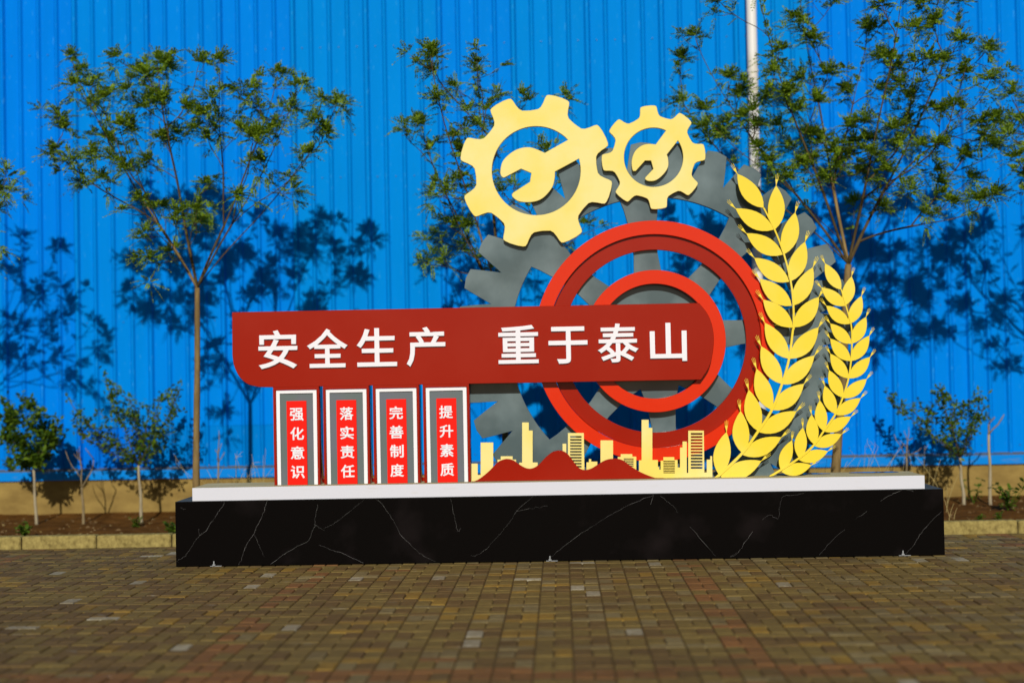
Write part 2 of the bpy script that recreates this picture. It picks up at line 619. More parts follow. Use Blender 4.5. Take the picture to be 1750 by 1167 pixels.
# clods and pebbles
V, Fc = [], []
for _ in range(900):
    x, y = rnd.uniform(-6.2, 6.0), rnd.uniform(1.6, 3.9)
    r = rnd.uniform(0.006, 0.022) * (1.6 if rnd.random() < 0.1 else 1)
    z = soil_h(x, y)
    b0 = len(V)
    for k in range(6):
        d = [(1, 0, 0), (-1, 0, 0), (0, 1, 0), (0, -1, 0), (0, 0, 0.8), (0, 0, -0.8)][k]
        V.append((x + d[0] * r * rnd.uniform(.7, 1.2), y + d[1] * r * rnd.uniform(.7, 1.2), z + d[2] * r * rnd.uniform(.6, 1.1)))
    for q in ((0, 2, 4), (2, 1, 4), (1, 3, 4), (3, 0, 4), (2, 0, 5), (1, 2, 5), (3, 1, 5), (0, 3, 5)):
        Fc.append(tuple(i + b0 for i in q))
cl = mesh('soil_clods', V, Fc, mat('clod', (0.15, 0.085, 0.036), rough=0.95, spec=0.05,
                                   island=[(0.06, 0.032, 0.012), (0.13, 0.075, 0.03), (0.24, 0.17, 0.08)]))
cl['kind'] = 'stuff'

# fallen leaves and straw on the soil
V, Fc = [], []
for _ in range(420):
    x, y = rnd.uniform(-6.2, 6.0), rnd.uniform(1.6, 3.9)
    z = soil_h(x, y) + 0.006
    a_, l_ = rnd.uniform(0, 6.28), rnd.uniform(0.012, 0.035)
    d = Vector((math.cos(a_), math.sin(a_), rnd.uniform(-.2, .5))) * l_
    w_ = Vector((-math.sin(a_), math.cos(a_), rnd.uniform(-.4, .4))) * l_ * rnd.uniform(.2, .5)
    p = Vector((x, y, z))
    b0 = len(V)
    V += [tuple(p - d), tuple(p + w_), tuple(p + d), tuple(p - w_)]
    Fc.append((b0, b0 + 1, b0 + 2, b0 + 3))
lt = mesh('leaf_litter', V, Fc, mat('dead_leaf', (0.2, 0.13, 0.05), rough=0.9, spec=0.05,
                                    island=[(0.10, 0.06, 0.02), (0.24, 0.16, 0.05), (0.36, 0.28, 0.11)]))
lt['kind'] = 'stuff'

# ------------------------------------------------------------------ blue warehouse
wh = thing('warehouse', 'blue corrugated metal warehouse wall on a tan concrete footing behind the trees', 'building', loc=(0, WALL_Y, 0))
LX0, NSH = -5.166 - 4 * SHEET, 19
WH_TOP = 7.6


def sheet_mesh(z0, z1, name):
    """four pans and four trapezoid ribs; the first rib is the taller overlap"""
    prof = []
    pitch = SHEET / 4
    for k in range(4):
        x = k * pitch
        hgt = 0.036 if k == 0 else 0.026
        wd = 0.034 if k == 0 else 0.027
        if k == 0:
            prof += [(-wd, -0.003), (-wd * 0.42, -hgt), (wd * 0.42, -hgt), (wd, 0)]
        else:
            prof += [(x - wd, 0), (x - wd * 0.34, -hgt), (x + wd * 0.34, -hgt), (x + wd, 0)]
    prof += [(SHEET - 0.034, 0), (SHEET - 0.0165, -0.031)]
    V, Fc = [], []
    for (x, y) in prof:
        V += [(x, y, z0), (x, y, z1), (x, y + 0.002, z1), (x, y + 0.002, z0)]
    for i in range(len(prof) - 1):
        a, b = i * 4, i * 4 + 4
        Fc += [(a, b, b + 1, a + 1), (a + 3, a + 2, b + 2, b + 3), (a + 1, b + 1, b + 2, a + 2), (a, a + 3, b + 3, b)]
    me = bpy.data.meshes.new(name)
    me.from_pydata(V, [], Fc)
    return me


m_full = sheet_mesh(0.50, WH_TOP, 'wall_sheet')
m_full.materials.append(M_WALL)
m_up = sheet_mesh(0.975, WH_TOP, 'wall_sheet')
m_up.materials.append(M_WALL)
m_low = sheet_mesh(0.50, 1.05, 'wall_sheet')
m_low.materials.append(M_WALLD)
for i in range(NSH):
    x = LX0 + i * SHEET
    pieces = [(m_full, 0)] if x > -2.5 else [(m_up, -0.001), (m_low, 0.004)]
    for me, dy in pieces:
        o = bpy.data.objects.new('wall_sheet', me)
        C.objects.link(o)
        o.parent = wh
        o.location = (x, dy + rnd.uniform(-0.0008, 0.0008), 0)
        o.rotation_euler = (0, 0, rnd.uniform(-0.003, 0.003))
X0, X1 = LX0, LX0 + NSH * SHEET
# flashing strips above the footing
fl_v = [(-0.075, 0.425), (-0.075, 0.520), (-0.010, 0.545), (-0.010, 0.540), (-0.068, 0.516), (-0.068, 0.425)]
for i in range(5):
    a, b = X0 + i * (X1 - X0) / 5 + 0.002, X0 + (i + 1) * (X1 - X0) / 5 - 0.002
    V = [(x, y, z) for x in (a, b) for (y, z) in fl_v]
    n = len(fl_v)
    Fc = [(k, (k + 1) % n, n + (k + 1) % n, n + k) for k in range(n)] + [tuple(range(n))[::-1], tuple(range(n, 2 * n))]
    o = mesh('flashing', V, Fc, [M_FLASH, M_LEDGE], wh)
    for p in o.data.polygons:
        if abs(p.normal.z) > 0.85 and p.center.z > 0.525:
            p.material_index = 1
box('footing', X0, X1, -0.045, 0.30, -0.10, 0.47, M_CONC, wh, b=0.01)
box('back_wall', X0, X1, 0.02, 0.12, 0.48, WH_TOP, M_WALLD, wh, b=0)
box('side_wall', X0 - 0.1, X0 - 0.002, 0, 14, -0.1, WH_TOP, M_WALLD, wh, b=0)
box('side_wall', X1 + 0.04, X1 + 0.14, 0, 14, -0.1, WH_TOP, M_WALLD, wh, b=0)
box('roof', X0 - 0.3, X1 + 0.3, -0.25, 14, WH_TOP + 0.003, WH_TOP + 0.15, M_WALLD, wh, b=0.01)
# screws along the flashing line and a few up the sheet
V, Fc = [], []
for i in range(NSH * 4):
    x = LX0 + i * SHEET / 4 + SHEET / 8
    for z in (0.62, 2.1, 3.6, 5.0):
        if rnd.random() < 0.15:
            continue
        v, f = cbox(x - .006, x + .006, -0.010, -0.002, z - .006, z + .006, 0.002)
        b0 = len(V)
        V += v
        Fc += [tuple(q_ + b0 for q_ in q) for q in f]
scw = mesh('screw_heads', V, Fc, mat('screw_blue', (0.02, 0.10, 0.30), rough=0.4), wh)
scw['kind'] = 'stuff'
# white drainpipe with clips
V, Fc = [], []
px = 2.088
tube_into(V, Fc, [Vector((px, -0.115, z)) for z in (0.10, 1.5, 3.0, 4.5, 6.0, WH_TOP - 0.02)], [0.054] * 6, 20)
dp = mesh('drainpipe', V, Fc, M_PIPE, wh)
dp['label'] = 'white round drainpipe standing off the blue wall'
dp.data.polygons.foreach_set('use_smooth', [len(p.vertices) == 4 for p in dp.data.polygons])
for z in (0.9, 2.75, 4.6, 6.5):
    V, Fc = [], []
    tube_into(V, Fc, [Vector((px, -0.115, z - .018)), Vector((px, -0.115, z + .018))], [0.060, 0.060], 20)
    mesh('pipe_clip', V, Fc, M_PIPE, dp)

# ------------------------------------------------------------------ trees
def leaf_cluster(V, Fc, c, R, size, nleaf, up=0.45, npair=10, lw=0.0062, ll=0.028, axis=None):
    """a tuft of pinnate leaves that spray out of one twig end"""
    for _ in range(nleaf):
        d = Vector((R.gauss(0, 1), R.gauss(0, 1), R.gauss(0, 0.75) + up))
        if axis is not None:
            d += axis * 0.8
        if d.length < 0.1:
            continue
        d.normalize()
        L = size * R.uniform(0.6, 1.15)
        side = d.cross(Vector((0, 0, 1)))
        if side.length < 0.1:
            side = Vector((1, 0, 0))
        side.normalize()
        nrm = side.cross(d).normalized()
        side = (side + nrm * R.uniform(-.5, .5)).normalized()
        droop = R.uniform(0.15, 0.5)
        for k in range(npair + 1):
            t = 0.22 + 0.78 * k / npair
            p = c + d * (L * t) + Vector((0, 0, -droop * L * t * t))
            for s in ((1, -1) if k < npair else (0,)):
                ld = (side * s + d * (0.55 if s else 1) + Vector((0, 0, -0.25 * R.random()))).normalized()
                l_ = ll * R.uniform(.75, 1.25) * (1.0 - 0.25 * abs(t - 0.6))
                wv = ld.cross(nrm + Vector((R.uniform(-.9, .9), R.uniform(-1.5, .5), R.uniform(-.4, .4))))
                if wv.length < 1e-3:
                    continue
                wv = wv.normalized() * (lw * R.uniform(.8, 1.25))
                b0 = len(V)
                V += [tuple(p), tuple(p + ld * l_ * 0.5 + wv), tuple(p + ld * l_), tuple(p + ld * l_ * 0.5 - wv)]
                Fc.append((b0, b0 + 1, b0 + 2, b0 + 3))


def grow(base, fork, clusters, seed, r_base, spread=0.22, wob=0.012, tips_scale=1.0, first=None):
    """trunk to the fork, then one curved shoot per cluster off the nearest sensible limb"""
    R = random.Random(seed)
    nodes = []   # [pos, dir, parent, tips, pathlen]
    n_t = 9
    bend = [Vector((R.uniform(-1, 1), R.uniform(-1, 1), 0)) * wob for _ in range(3)]
    for i in range(n_t + 1):
        t = i / n_t
        p = base.lerp(fork, t) + (bend[0] * math.sin(t * 5.1) + bend[1] * math.sin(t * 8.3)) * min(1, 3 * t * (1 - t) + .1)
        nodes.append([p, (fork - base).normalized(), i - 1, 0, t * 0.3])
    trunk = list(range(len(nodes)))
    chains = []
    fork_len = 0.28 * max([(c - fork).length for c in clusters] + [0.1])
    top = trunk[-1]
    cl_ = sorted(clusters, key=lambda c: (c - fork).length)
    main = sorted(cl_, key=lambda c: -(c - fork).length)
    picked = []
    for c in main:                       # leaders far apart from each other first
        if all((c - fork).angle(q - fork) > spread for q in picked):
            picked.append(c)
    order = picked + [c for c in cl_ if c not in picked]
    for ci, c in enumerate(order):
        best, bj = 1e9, top
        lead = ci < min(6, len(picked))
        if lead:
            cand = [trunk[-2], top, top]
        elif ci < len(picked):
            cand = [top] + [q for q in range(n_t + 1, len(nodes)) if nodes[q][4] < 0.3 + fork_len]
        else:
            cand = range(n_t - 1, len(nodes))
        for j in cand:
            p, d = nodes[j][0], nodes[j][1]
            v = c - p
            L = v.length
            if L < 0.05:
                continue
            ang = v.angle(d) if d.length > 0 else 0
            cost = L * (1 + 0.9 * max(0, ang - 0.35) ** 2) + 0.28 * nodes[j][4]
            if lead:
                cost = L + R.uniform(0, .15)
            if v.z < -0.15 * L:
                cost += 0.3
            if cost < best:
                best, bj = cost, j
        p, d = nodes[bj][0], nodes[bj][1]
        v = c - p
        L = v.length
        out = Vector((v.x, v.y, v.z * 0.75))
        d0 = (d * 0.55 + out.normalized() * 0.75).normalized() if ci >= len(picked) else (out.normalized() + Vector((0, 0, .25))).normalized()
        n = max(4, int(L / 0.07))
        m1 = p + d0 * L * 0.36
        m2 = c - (v.normalized() * 0.6 + Vector((0, 0, 0.5))).normalized() * L * 0.30
        k1, k2 = R.uniform(0, 6), R.uniform(0, 6)
        chain = [bj]
        par = bj
        for i in range(1, n + 1):
            t = i / n
            q = p * (1 - t) ** 3 + m1 * 3 * t * (1 - t) ** 2 + m2 * 3 * t * t * (1 - t) + c * t ** 3
            q = q + Vector((math.sin(t * 9 + k1), math.sin(t * 7 + k2), math.sin(t * 8 + k1 + k2) * .5)) * 0.010 * min(1, L * 2) * math.sin(math.pi * t)
            dd = (q - nodes[par][0])
            nodes.append([q, dd.normalized() if dd.length > 1e-6 else d0, par, 0, nodes[par][4] + dd.length])
            par = len(nodes) - 1
            chain.append(par)
        chains.append(chain)
        j = par
        while j >= 0:
            nodes[j][3] += 1
            j = nodes[j][2]
    tot = max(1, nodes[top][3])
    rad = lambda j: max(0.0035, r_base * 0.74 * (nodes[j][3] / tot) ** 0.50)
    V, Fc = [], []
    tube_into(V, Fc, [nodes[j][0] for j in trunk],
              [r_base * (1.25 if i == 0 else 1.0 - 0.035 * i) * (1 + 0.05 * math.sin(i * 2.3 + seed)) for i in range(len(trunk))], 10)
    nt_ = len(Fc)
    for ch in chains:
        pts = [nodes[j][0] for j in ch]
        rr = [min(rad(ch[0]), rad(ch[1]) * 1.15)] + [rad(j) for j in ch[1:]]
        rr[-1] *= 0.6
        tube_into(V, Fc, pts, rr, 5)
    return V, Fc, nt_, nodes, chains


def build_tree(label, base, fork, clusters, seed, r_base, group='young street trees along the blue wall', size=0.19, nleaf=22):
    R = random.Random(seed * 7 + 1)
    t = thing('tree', label, 'tree', group, loc=tuple(base))
    V, Fc, nt_, nodes, chains = grow(base, fork, clusters, seed, r_base)
    V = [tuple(Vector(v) - base) for v in V]
    side = []
    for ch in chains:
        c, q = nodes[ch[-1]][0] - base, nodes[ch[max(0, len(ch) - 3)]][0] - base
        for _ in range(R.choice((1, 1, 2, 3))):
            e = c + Vector((R.gauss(0, .09), R.gauss(0, .09), R.gauss(-.01, .07)))
            tube_into(V, Fc, [q, q.lerp(e, 0.55) + Vector((0, 0, -0.012)), e], [0.0032, 0.0026, 0.0018], 4)
            side.append((e, (e - q).normalized()))
    o = mesh('trunk', V, Fc, [M_BARK, M_TWIG], t, smooth=True)
    o.data.polygons.foreach_set('material_index', [0 if i < nt_ + 60 else 1 for i in range(len(Fc))])
    V, Fc = [], []
    for ch in chains:
        c = nodes[ch[-1]][0] - base
        ax = nodes[ch[-1]][1]
        big = R.uniform(0.75, 1.15)
        leaf_cluster(V, Fc, c, R, size * big, int(nleaf * R.uniform(.7, 1.25)), axis=ax)
        for j in ch[len(ch) // 2:-1]:          # thin leaves along the shoot
            if R.random() < 0.45:
                leaf_cluster(V, Fc, nodes[j][0] - base, R, size * 0.75, R.choice((2, 3, 4)), axis=nodes[j][1])
    for e, ax in side:                         # lesser tufts beside the main ones
        leaf_cluster(V, Fc, e, R, size * 0.75, R.randint(5, 11), axis=ax)
    mesh('crown', V, Fc, M_LEAF, t)
    return t


TREE_Y = 1.85
def spots(L, s, ox, oy, seed, dy=0.55):
    R = random.Random(seed)
    out = []
    for (u, v) in L:
        out.append(at(ox + u / s, oy + v / s, TREE_Y + R.gauss(0, 0.5) * dy))
    return out


A = [(305,245),(355,300),(320,370),(400,350),(260,515),(240,640),(420,460),(500,250),(540,390),(600,310),(640,420),(710,270),(720,300),(700,430),(790,455),(850,275),(935,265),(900,430),(870,500),(930,515),(1010,390),(1080,385),(1185,320),(1270,370),(1110,465),(1250,470),(1440,440),(1345,520),(1390,570),(1320,660),(1030,560),(1100,580),(1150,570),(1180,530),(510,540),(460,590),(560,560),(690,590),(640,690),(760,580),(830,560),(890,600),(400,660),(480,680),(550,730),(350,780),(430,770),(880,790),(1020,840),(1250,820),(1110,690),(600,860),(700,890),(760,920),(620,1000),(840,900),(720,1080),(640,1110),(860,960),(300,690),(270,560),(620,330),(670,260),(440,430),(1370,430),(620,460),(660,440),(1080,600)]
B = [(740,105),(815,110),(780,150),(745,175),(850,165),(800,195),(720,215),(690,225),(735,255),(820,215),(785,235),(830,190),(900,175),(965,165),(765,330),(780,310),(740,330),(810,275),(860,330),(750,400),(770,385),(740,440),(800,385),(820,350),(900,345),(960,315),(1000,385),(1020,440),(830,440),(870,445),(880,300),(850,250),(930,260),(790,420),(760,445),(870,195),(785,260),(950,430),(745,125),(735,95),(815,125),(760,320),(835,300)]
D = [(240,15),(110,190),(40,300),(50,510),(800,10),(610,100),(690,210),(530,260),(1040,30),(1250,25),(1440,20),(970,150),(1050,300),(1210,150),(1300,130),(1430,210),(1560,260),(1110,340),(1270,290),(1350,310),(1450,370),(1580,410),(500,370),(640,400),(860,450),(770,380),(720,520),(560,480),(480,500),(330,480),(280,400),(270,620),(350,590),(230,690),(150,640),(620,560),(880,640),(960,610),(1100,650),(1170,630),(740,700),(680,680),(1010,450),(1140,420),(1190,480),(1330,560),(1400,530),(1520,620),(1620,600),(800,770),(900,720),(590,740),(520,640),(1240,740),(1320,720),(1450,780),(1550,690),(1480,900),(1600,980),(1530,1000),(1380,1010),(1260,1080),(1180,960),(1060,860),(930,860),(760,900),(650,830),(480,820),(430,740),(900,1010),(1040,1040),(1340,920),(1300,850),(580,900),(700,800),(830,820),(880,780),(960,700),(1130,720),(1000,790),(420,640),(400,560),(160,560),(1600,740),(880,-90),(420,-60),(1150,-120),(620,-140),(1330,-60)]
E_ = [(1728,165),(1745,210),(1728,235),(1738,272),(1752,300),(1705,215),(1760,180),(1780,150),(1800,220),(1820,120),(1850,260),(1790,330),(1830,300),(1870,180),(1900,90),(1930,230),(1890,330),(1960,140),(1990,60),(2020,210),(1970,300),(2050,120),(2080,250),(2110,160),(1940,380),(1860,400),(2010,380),(2140,230),(2090,330),(1820,380),(1780,260),(2170,300),(1920,20),(2040,20)]
Z_ = [(12,305),(18,325),(-8,318),(-30,300),(-60,330),(-15,400),(-40,250),(-90,270),(-70,420),(-110,350),(-25,450),(-130,240),(-160,300),(-150,400),(-200,220),(-210,330),(-260,260),(-280,180),(-320,300),(-300,380),(-350,240),(-380,330),(-230,430),(-330,420),(-100,190),(-50,180),(-170,160),(-420,280),(-240,120),(-55,380),(-85,450),(-5,360)]
FX = [at(337, 492, TREE_Y), at(866, 545, TREE_Y), at(1450, 452, TREE_Y), at(1995, 470, TREE_Y), at(-235, 500, TREE_Y)]
BX = [at(336, 918, TREE_Y), at(862, 908, TREE_Y), at(1424, 895, TREE_Y), at(1990, 890, TREE_Y), at(-230, 925, TREE_Y)]
for p in BX:
    p.z = soil_h(p.x, p.y) - 0.02
build_tree('slim V-shaped tree left of the white-framed columns, whole crown clear against the wall', BX[0], FX[0], spots(A, 2.5, 0, 0, 3), 3, 0.034, nleaf=27)
build_tree('tree whose narrow crown shows left of and through the big yellow gear', BX[1], FX[1], spots(B, 1, 0, 0, 5), 5, 0.034, nleaf=18)
build_tree('broad leafy tree in front of the white drainpipe, behind the wheat ears', BX[2], FX[2], spots(D, 2.917, 1150, 0, 9), 9, 0.045, nleaf=36)
build_tree('tree at the far right edge of the photo, only its leaf tips in view', BX[3], FX[3], spots(E_, 1, 0, 0, 13), 13, 0.038, nleaf=24)
build_tree('tree at the far left edge of the photo, one leaf tuft in view', BX[4], FX[4], spots(Z_, 1, 0, 0, 17), 17, 0.034, nleaf=12)


def twig_shrub(name, label, cat, base, fork, tips, seed, r_base, leaf=0.050, dens=1.0, leaves=True, bark=None, group=None, lm=None, stems=None):
    """a sapling: pale stem, thin shoots, small single leaves set along the shoots"""
    R = random.Random(seed)
    t = thing(name, label, cat, group, loc=tuple(base))
    V, Fc, nt_, nodes, chains = grow(base, fork, tips, seed, r_base, spread=0.5, wob=0.008)
    V = [tuple(Vector(v) - base) for v in V]
    o = mesh('trunk', V, Fc, [bark or M_PALEBARK, M_TWIG if leaves else (bark or M_DEAD)], t, smooth=True)
    o.data.polygons.foreach_set('material_index', [0 if i < nt_ else 1 for i in range(len(Fc))])
    if leaves:
        V, Fc = [], []
        for ch in chains:
            for j in ch[1:]:
                for _ in range(max(1, int(5.5 * dens * R.uniform(.5, 1.5)))):
                    p = nodes[j][0] - base + Vector((R.gauss(0, .024), R.gauss(0, .024), R.gauss(0, .024)))
                    d = Vector((R.gauss(0, 1), R.gauss(0, 1), R.gauss(0.2, .7))).normalized()
                    wv = d.cross(Vector((R.gauss(0, .5), R.gauss(0, .5), 1))).normalized() * leaf * R.uniform(.22, .34)
                    l_ = leaf * R.uniform(.8, 1.4)
                    b0 = len(V)
                    V += [tuple(p), tuple(p + d * l_ * .5 + wv), tuple(p + d * l_), tuple(p + d * l_ * .5 - wv)]
                    Fc.append((b0, b0 + 1, b0 + 2, b0 + 3))
        mesh('crown', V, Fc, lm or M_LEAF2, t)
    return t


SAP_Y = 3.2
def sap(u, v, Y=SAP_Y):
    p = at(u, v, Y)
    p.z = soil_h(p.x, p.y) - 0.015
    return p


def tipsat(L, seed, dy=0.22, Y=SAP_Y):
    R = random.Random(seed)
    return [at(u, v, Y + R.uniform(-dy, dy)) for (u, v) in L]


twig_shrub('sapling', 'dense round-crowned sapling at the left edge of the planting bed', 'sapling', sap(63, 898), at(57, 797, SAP_Y),
           tipsat([(8,685),(20,700),(38,680),(52,690),(68,705),(80,715),(95,730),(105,745),(12,725),(5,745),(25,740),(45,720),(60,735),(75,745),(90,765),(40,755),(20,765),(30,780),(12,790),(70,775),(85,780),(50,780),(100,720),(30,715),(62,715),(48,740),(76,730),(18,752),(2,710),(36,700),(92,748),(58,758),(66,790),(40,790)], 21, 0.25), 21, 0.016, dens=3.2, group='saplings in the planting bed', leaf=0.060)
twig_shrub('sapling', 'airy wide sapling with upright shoots just left of the black plinth', 'sapling', sap(242, 897), at(237, 795, SAP_Y),
           tipsat([(118,682),(135,705),(180,640),(190,655),(192,675),(200,695),(220,680),(218,700),(205,715),(170,705),(150,720),(140,735),(165,740),(180,725),(240,690),(255,695),(270,688),(265,710),(285,675),(300,665),(308,660),(305,700),(290,720),(300,735),(280,740),(262,735),(245,745),(230,730),(225,755),(205,760),(215,775),(195,745),(270,760),(285,755),(180,760),(250,770),(130,725),(235,715),(190,700)], 22, 0.28), 22, 0.017, dens=1.9, group='saplings in the planting bed')
twig_shrub('sapling', 'spreading flat-topped sapling right of the plinth with a forked pale trunk', 'sapling', sap(1647, 858), at(1641, 782, SAP_Y),
           tipsat([(1515,672),(1525,680),(1540,690),(1555,695),(1570,688),(1585,700),(1600,668),(1608,662),(1615,672),(1622,680),(1600,690),(1612,700),(1590,712),(1578,720),(1630,700),(1642,712),(1650,700),(1660,705),(1668,680),(1676,672),(1682,690),(1688,712),(1672,710),(1655,720),(1640,730),(1625,725),(1610,730),(1622,742),(1668,728),(1600,715),(1648,690),(1660,735),(1632,690)], 23, 0.25), 23, 0.017, dens=1.6, group='saplings in the planting bed')
# leafless ones
twig_shrub('bare_sapling', 'leafless forked sapling between the two leafy ones on the left', 'sapling', sap(143, 898), at(140, 832, SAP_Y),
           tipsat([(136,762),(126,775),(150,770),(158,800),(120,790),(132,768),(146,765),(160,785),(112,770)], 24, 0.08), 24, 0.015, leaves=False, bark=M_DEAD, group='leafless saplings')
twig_shrub('bare_sapling', 'leafless stub with two short twigs behind the left end of the slab', 'sapling', sap(373, 880), at(373, 790, SAP_Y),
           tipsat([(374,735),(368,768),(384,772),(379,757)], 25, 0.05), 25, 0.012, leaves=False, bark=M_DEAD, group='leafless saplings')
twig_shrub('bare_sapling', 'pale bare cut stake with one twig at the far right of the bed', 'sapling', sap(1692, 852), at(1690, 742, SAP_Y),
           tipsat([(1690,724),(1716,708),(1700,712)], 26, 0.04), 26, 0.017, leaves=False, group='leafless saplings')
twig_shrub('bare_sapling', 'leafless grey sapling behind the right end of the slab', 'sapling', sap(1551, 870), at(1549, 780, SAP_Y),
           tipsat([(1545,735),(1560,748),(1538,752),(1575,765),(1528,742),(1553,728)], 27, 0.08), 27, 0.012, leaves=False, bark=M_DEAD, group='leafless saplings')


def weed(label, u, v, hgt, n, seed, Y=2.3, leaf=0.06, mt=None):
    R = random.Random(seed)
    b = at(u, v, Y)
    b.z = soil_h(b.x, b.y) - 0.005
    t = thing('weed', label, 'weed', 'weeds growing in the bed', loc=tuple(b))
    V, Fc, V2, F2 = [], [], [], []
    for k in range(n):
        a = 2 * math.pi * (k + R.random() * .6) / n
        h = hgt * R.uniform(.55, 1.1)
        out = Vector((math.cos(a), math.sin(a), 0)) * h * R.uniform(.35, .75)
        pts = [out * (i / 4) ** 1.3 + Vector((0, 0, h * (i / 4))) for i in range(5)]
        tube_into(V, Fc, pts, [0.004, 0.0035, 0.003, 0.0025, 0.002], 4)
        for i in range(1, 5):
            for s in range(3):
                d = Vector((R.gauss(0, 1), R.gauss(0, 1), R.gauss(.4, .4))).normalized()
                l_ = leaf * R.uniform(.6, 1.3)
                wv = d.cross(Vector((0, 0, 1))).normalized() * l_ * .28
                p = pts[i]
                b0 = len(V2)
                V2 += [tuple(p), tuple(p + d * l_ * .35 + wv), tuple(p + d * l_ * .75 + wv * .7), tuple(p + d * l_ + Vector((0, 0, -.2 * l_))),
                       tuple(p + d * l_ * .75 - wv * .7), tuple(p + d * l_ * .35 - wv)]
                F2.append(tuple(b0 + q for q in range(6)))
    mesh('stem', V, Fc, M_WEED, t)
    mesh('foliage', V2, F2, mt or M_WEED, t)


weed('bright green weed by the kerb at the left edge', 40, 912, 0.11, 7, 31, Y=1.95)
weed('bright green weed touching the left end of the black plinth', 294, 902, 0.10, 6, 32, Y=2.0)
weed('small green weed at the foot of the airy sapling', 232, 893, 0.09, 5, 33, Y=2.9, leaf=0.045)
weed('tall leafy green weed at the far right of the bed', 1722, 866, 0.30, 7, 34, Y=2.6, leaf=0.075)
weed('thin green weed climbing beside the forked sapling', 1664, 860, 0.24, 3, 35, Y=3.3, leaf=0.060)
weed('tiny yellow-green sprout behind the kerb right of the plinth, nearer the plinth', 1674, 890, 0.045, 4, 36, Y=1.85, leaf=0.035)
weed('tiny yellow-green sprout behind the kerb right of the plinth, nearer the photo edge', 1707, 884, 0.07, 4, 37, Y=1.95, leaf=0.04)
# dry stalks behind the plinth
R = random.Random(41)
V, Fc = [], []
for _ in range(150):
    u = R.choice((R.uniform(1455, 1640), R.uniform(1380, 1480), R.uniform(400, 470), R.uniform(330, 420)))
    p = at(u, 850, R.uniform(1.7, 3.2))
    p.z = soil_h(p.x, p.y)
    h = R.uniform(0.25, 0.75) if R.random() < 0.5 else R.uniform(0.1, 0.3)
    dx = Vector((R.gauss(0, .3), R.gauss(0, .2), 0)) * h
    pts = [p + dx * (i / 4) ** 1.5 + Vector((0, 0, h * i / 4)) for i in range(5)]
    tube_into(V, Fc, pts, [0.0028, 0.0025, 0.002, 0.0017, 0.0012], 4)
    for k in range(R.randint(0, 4)):
        q = pts[R.randint(2, 4)]
        tube_into(V, Fc, [q, q + Vector((R.gauss(0, .04), R.gauss(0, .04), R.uniform(.0, .07)))], [0.0016, 0.001], 3)
dg = mesh('dry_grass', V, Fc, M_DRY)
dg['kind'] = 'stuff'

# ------------------------------------------------------------------ plinth
PX0, PX1, PD, PH = -3.047, 2.932, 0.62, 0.512
SX0, SX1, ST = -2.914, 2.795, 0.617
pl = thing('plinth', 'long black marble plinth with white veins and a white slab on top', 'plinth')
mb_ = box('marble_base', PX0, PX1, 0.0, PD, 0.004, PH, [M_MARBLE, M_PTOP], pl, b=0.003)
for p in mb_.data.polygons:
    if p.normal.z > 0.9:
        p.material_index = 1
sl_ = box('slab', SX0, SX1, 0.012, 0.50, PH + 0.001, ST, [M_SLAB, M_DUSTTOP], pl, b=0.003)
for p in sl_.data.polygons:
    if p.normal.z > 0.9:
        p.material_index = 1
# thin inlaid veins on the front of the base
def reg(L, s, ox, oy):
    return [(ox + a / s, oy + b / s) for a, b in L]


VE = [reg(L, 3.5, 280, 800) for L in (
    [(362,200),(345,235),(320,270),(290,315),(250,375),(212,402)], [(212,402),(207,362)], [(212,402),(170,460),(140,505),(120,530),(75,560)],
    [(620,195),(605,235),(583,295),(555,350),(540,390),(505,440),(480,490),(465,545),(445,572)], [(545,400),(570,460),(600,525)],
    [(920,220),(905,300),(903,335),(890,370),(865,432),(800,465),(735,505),(690,535),(640,572)], [(903,335),(930,355),(960,375)], [(960,362),(1030,320),(1140,235),(1195,190)],
    [(1275,188),(1300,205),(1330,250),(1370,310),(1415,390),(1480,460),(1540,515),(1625,560)], [(930,457),(1010,490),(1090,515),(1195,567)], [(100,235),(130,248)])]
VE += [reg(L, 3.5, 760, 800) for L in (
    [(35,182),(50,250),(65,320),(78,375),(95,360)], [(525,170),(430,255),(385,325),(320,405),(250,480),(190,520),(155,522)], [(430,255),(530,238),(615,225)],
    [(1250,157),(1140,205),(1020,262),(920,325),(800,400),(690,485),(620,538)], [(1250,157),(1230,215)], [(1290,165),(1355,215),(1397,265)], [(1470,350),(1540,430),(1620,527)],
    [(1710,527),(1750,505)])]
VE += [reg(L, 3.431, 1240, 760) for L in (
    [(460,283),(390,295),(345,300),(320,340),(312,428),(255,412),(215,440)], [(160,505),(110,575),(70,635),(30,655)], [(1030,265),(970,290),(910,330)],
    [(830,385),(765,432)], [(700,495),(640,545),(550,643)], [(1100,272),(1060,263)], [(1262,392),(1200,455),(1140,530),(1100,590),(1060,638)])]
V, Fc = [], []
R = random.Random(5)
for L in VE:
    pts = [(p[0] + R.gauss(0, .0025), p[1] + R.gauss(0, .0025)) for p in smooth_loop(pz(L, -0.002), 5)]
    pts = [(x, min(PH - 0.003, max(0.008, z))) for x, z in pts]
    wv = R.uniform(0.0004, 0.0009)
    b0 = len(V)
    for i, (x, z) in enumerate(pts):
        a, b = pts[max(0, i - 1)], pts[min(len(pts) - 1, i + 1)]
        dx, dz = b[0] - a[0], b[1] - a[1]
        l_ = math.hypot(dx, dz) or 1
        ww = wv * R.uniform(.5, 1.5)
        V += [(x - dz / l_ * ww, -0.0012, z + dx / l_ * ww), (x + dz / l_ * ww, -0.0012, z - dx / l_ * ww)]
    for i in range(len(pts) - 1):
        Fc.append((b0 + 2 * i, b0 + 2 * i + 1, b0 + 2 * i + 3, b0 + 2 * i + 2))
ve = mesh('marble_veins', V, Fc, M_VEIN, pl)
ve['kind'] = 'stuff'
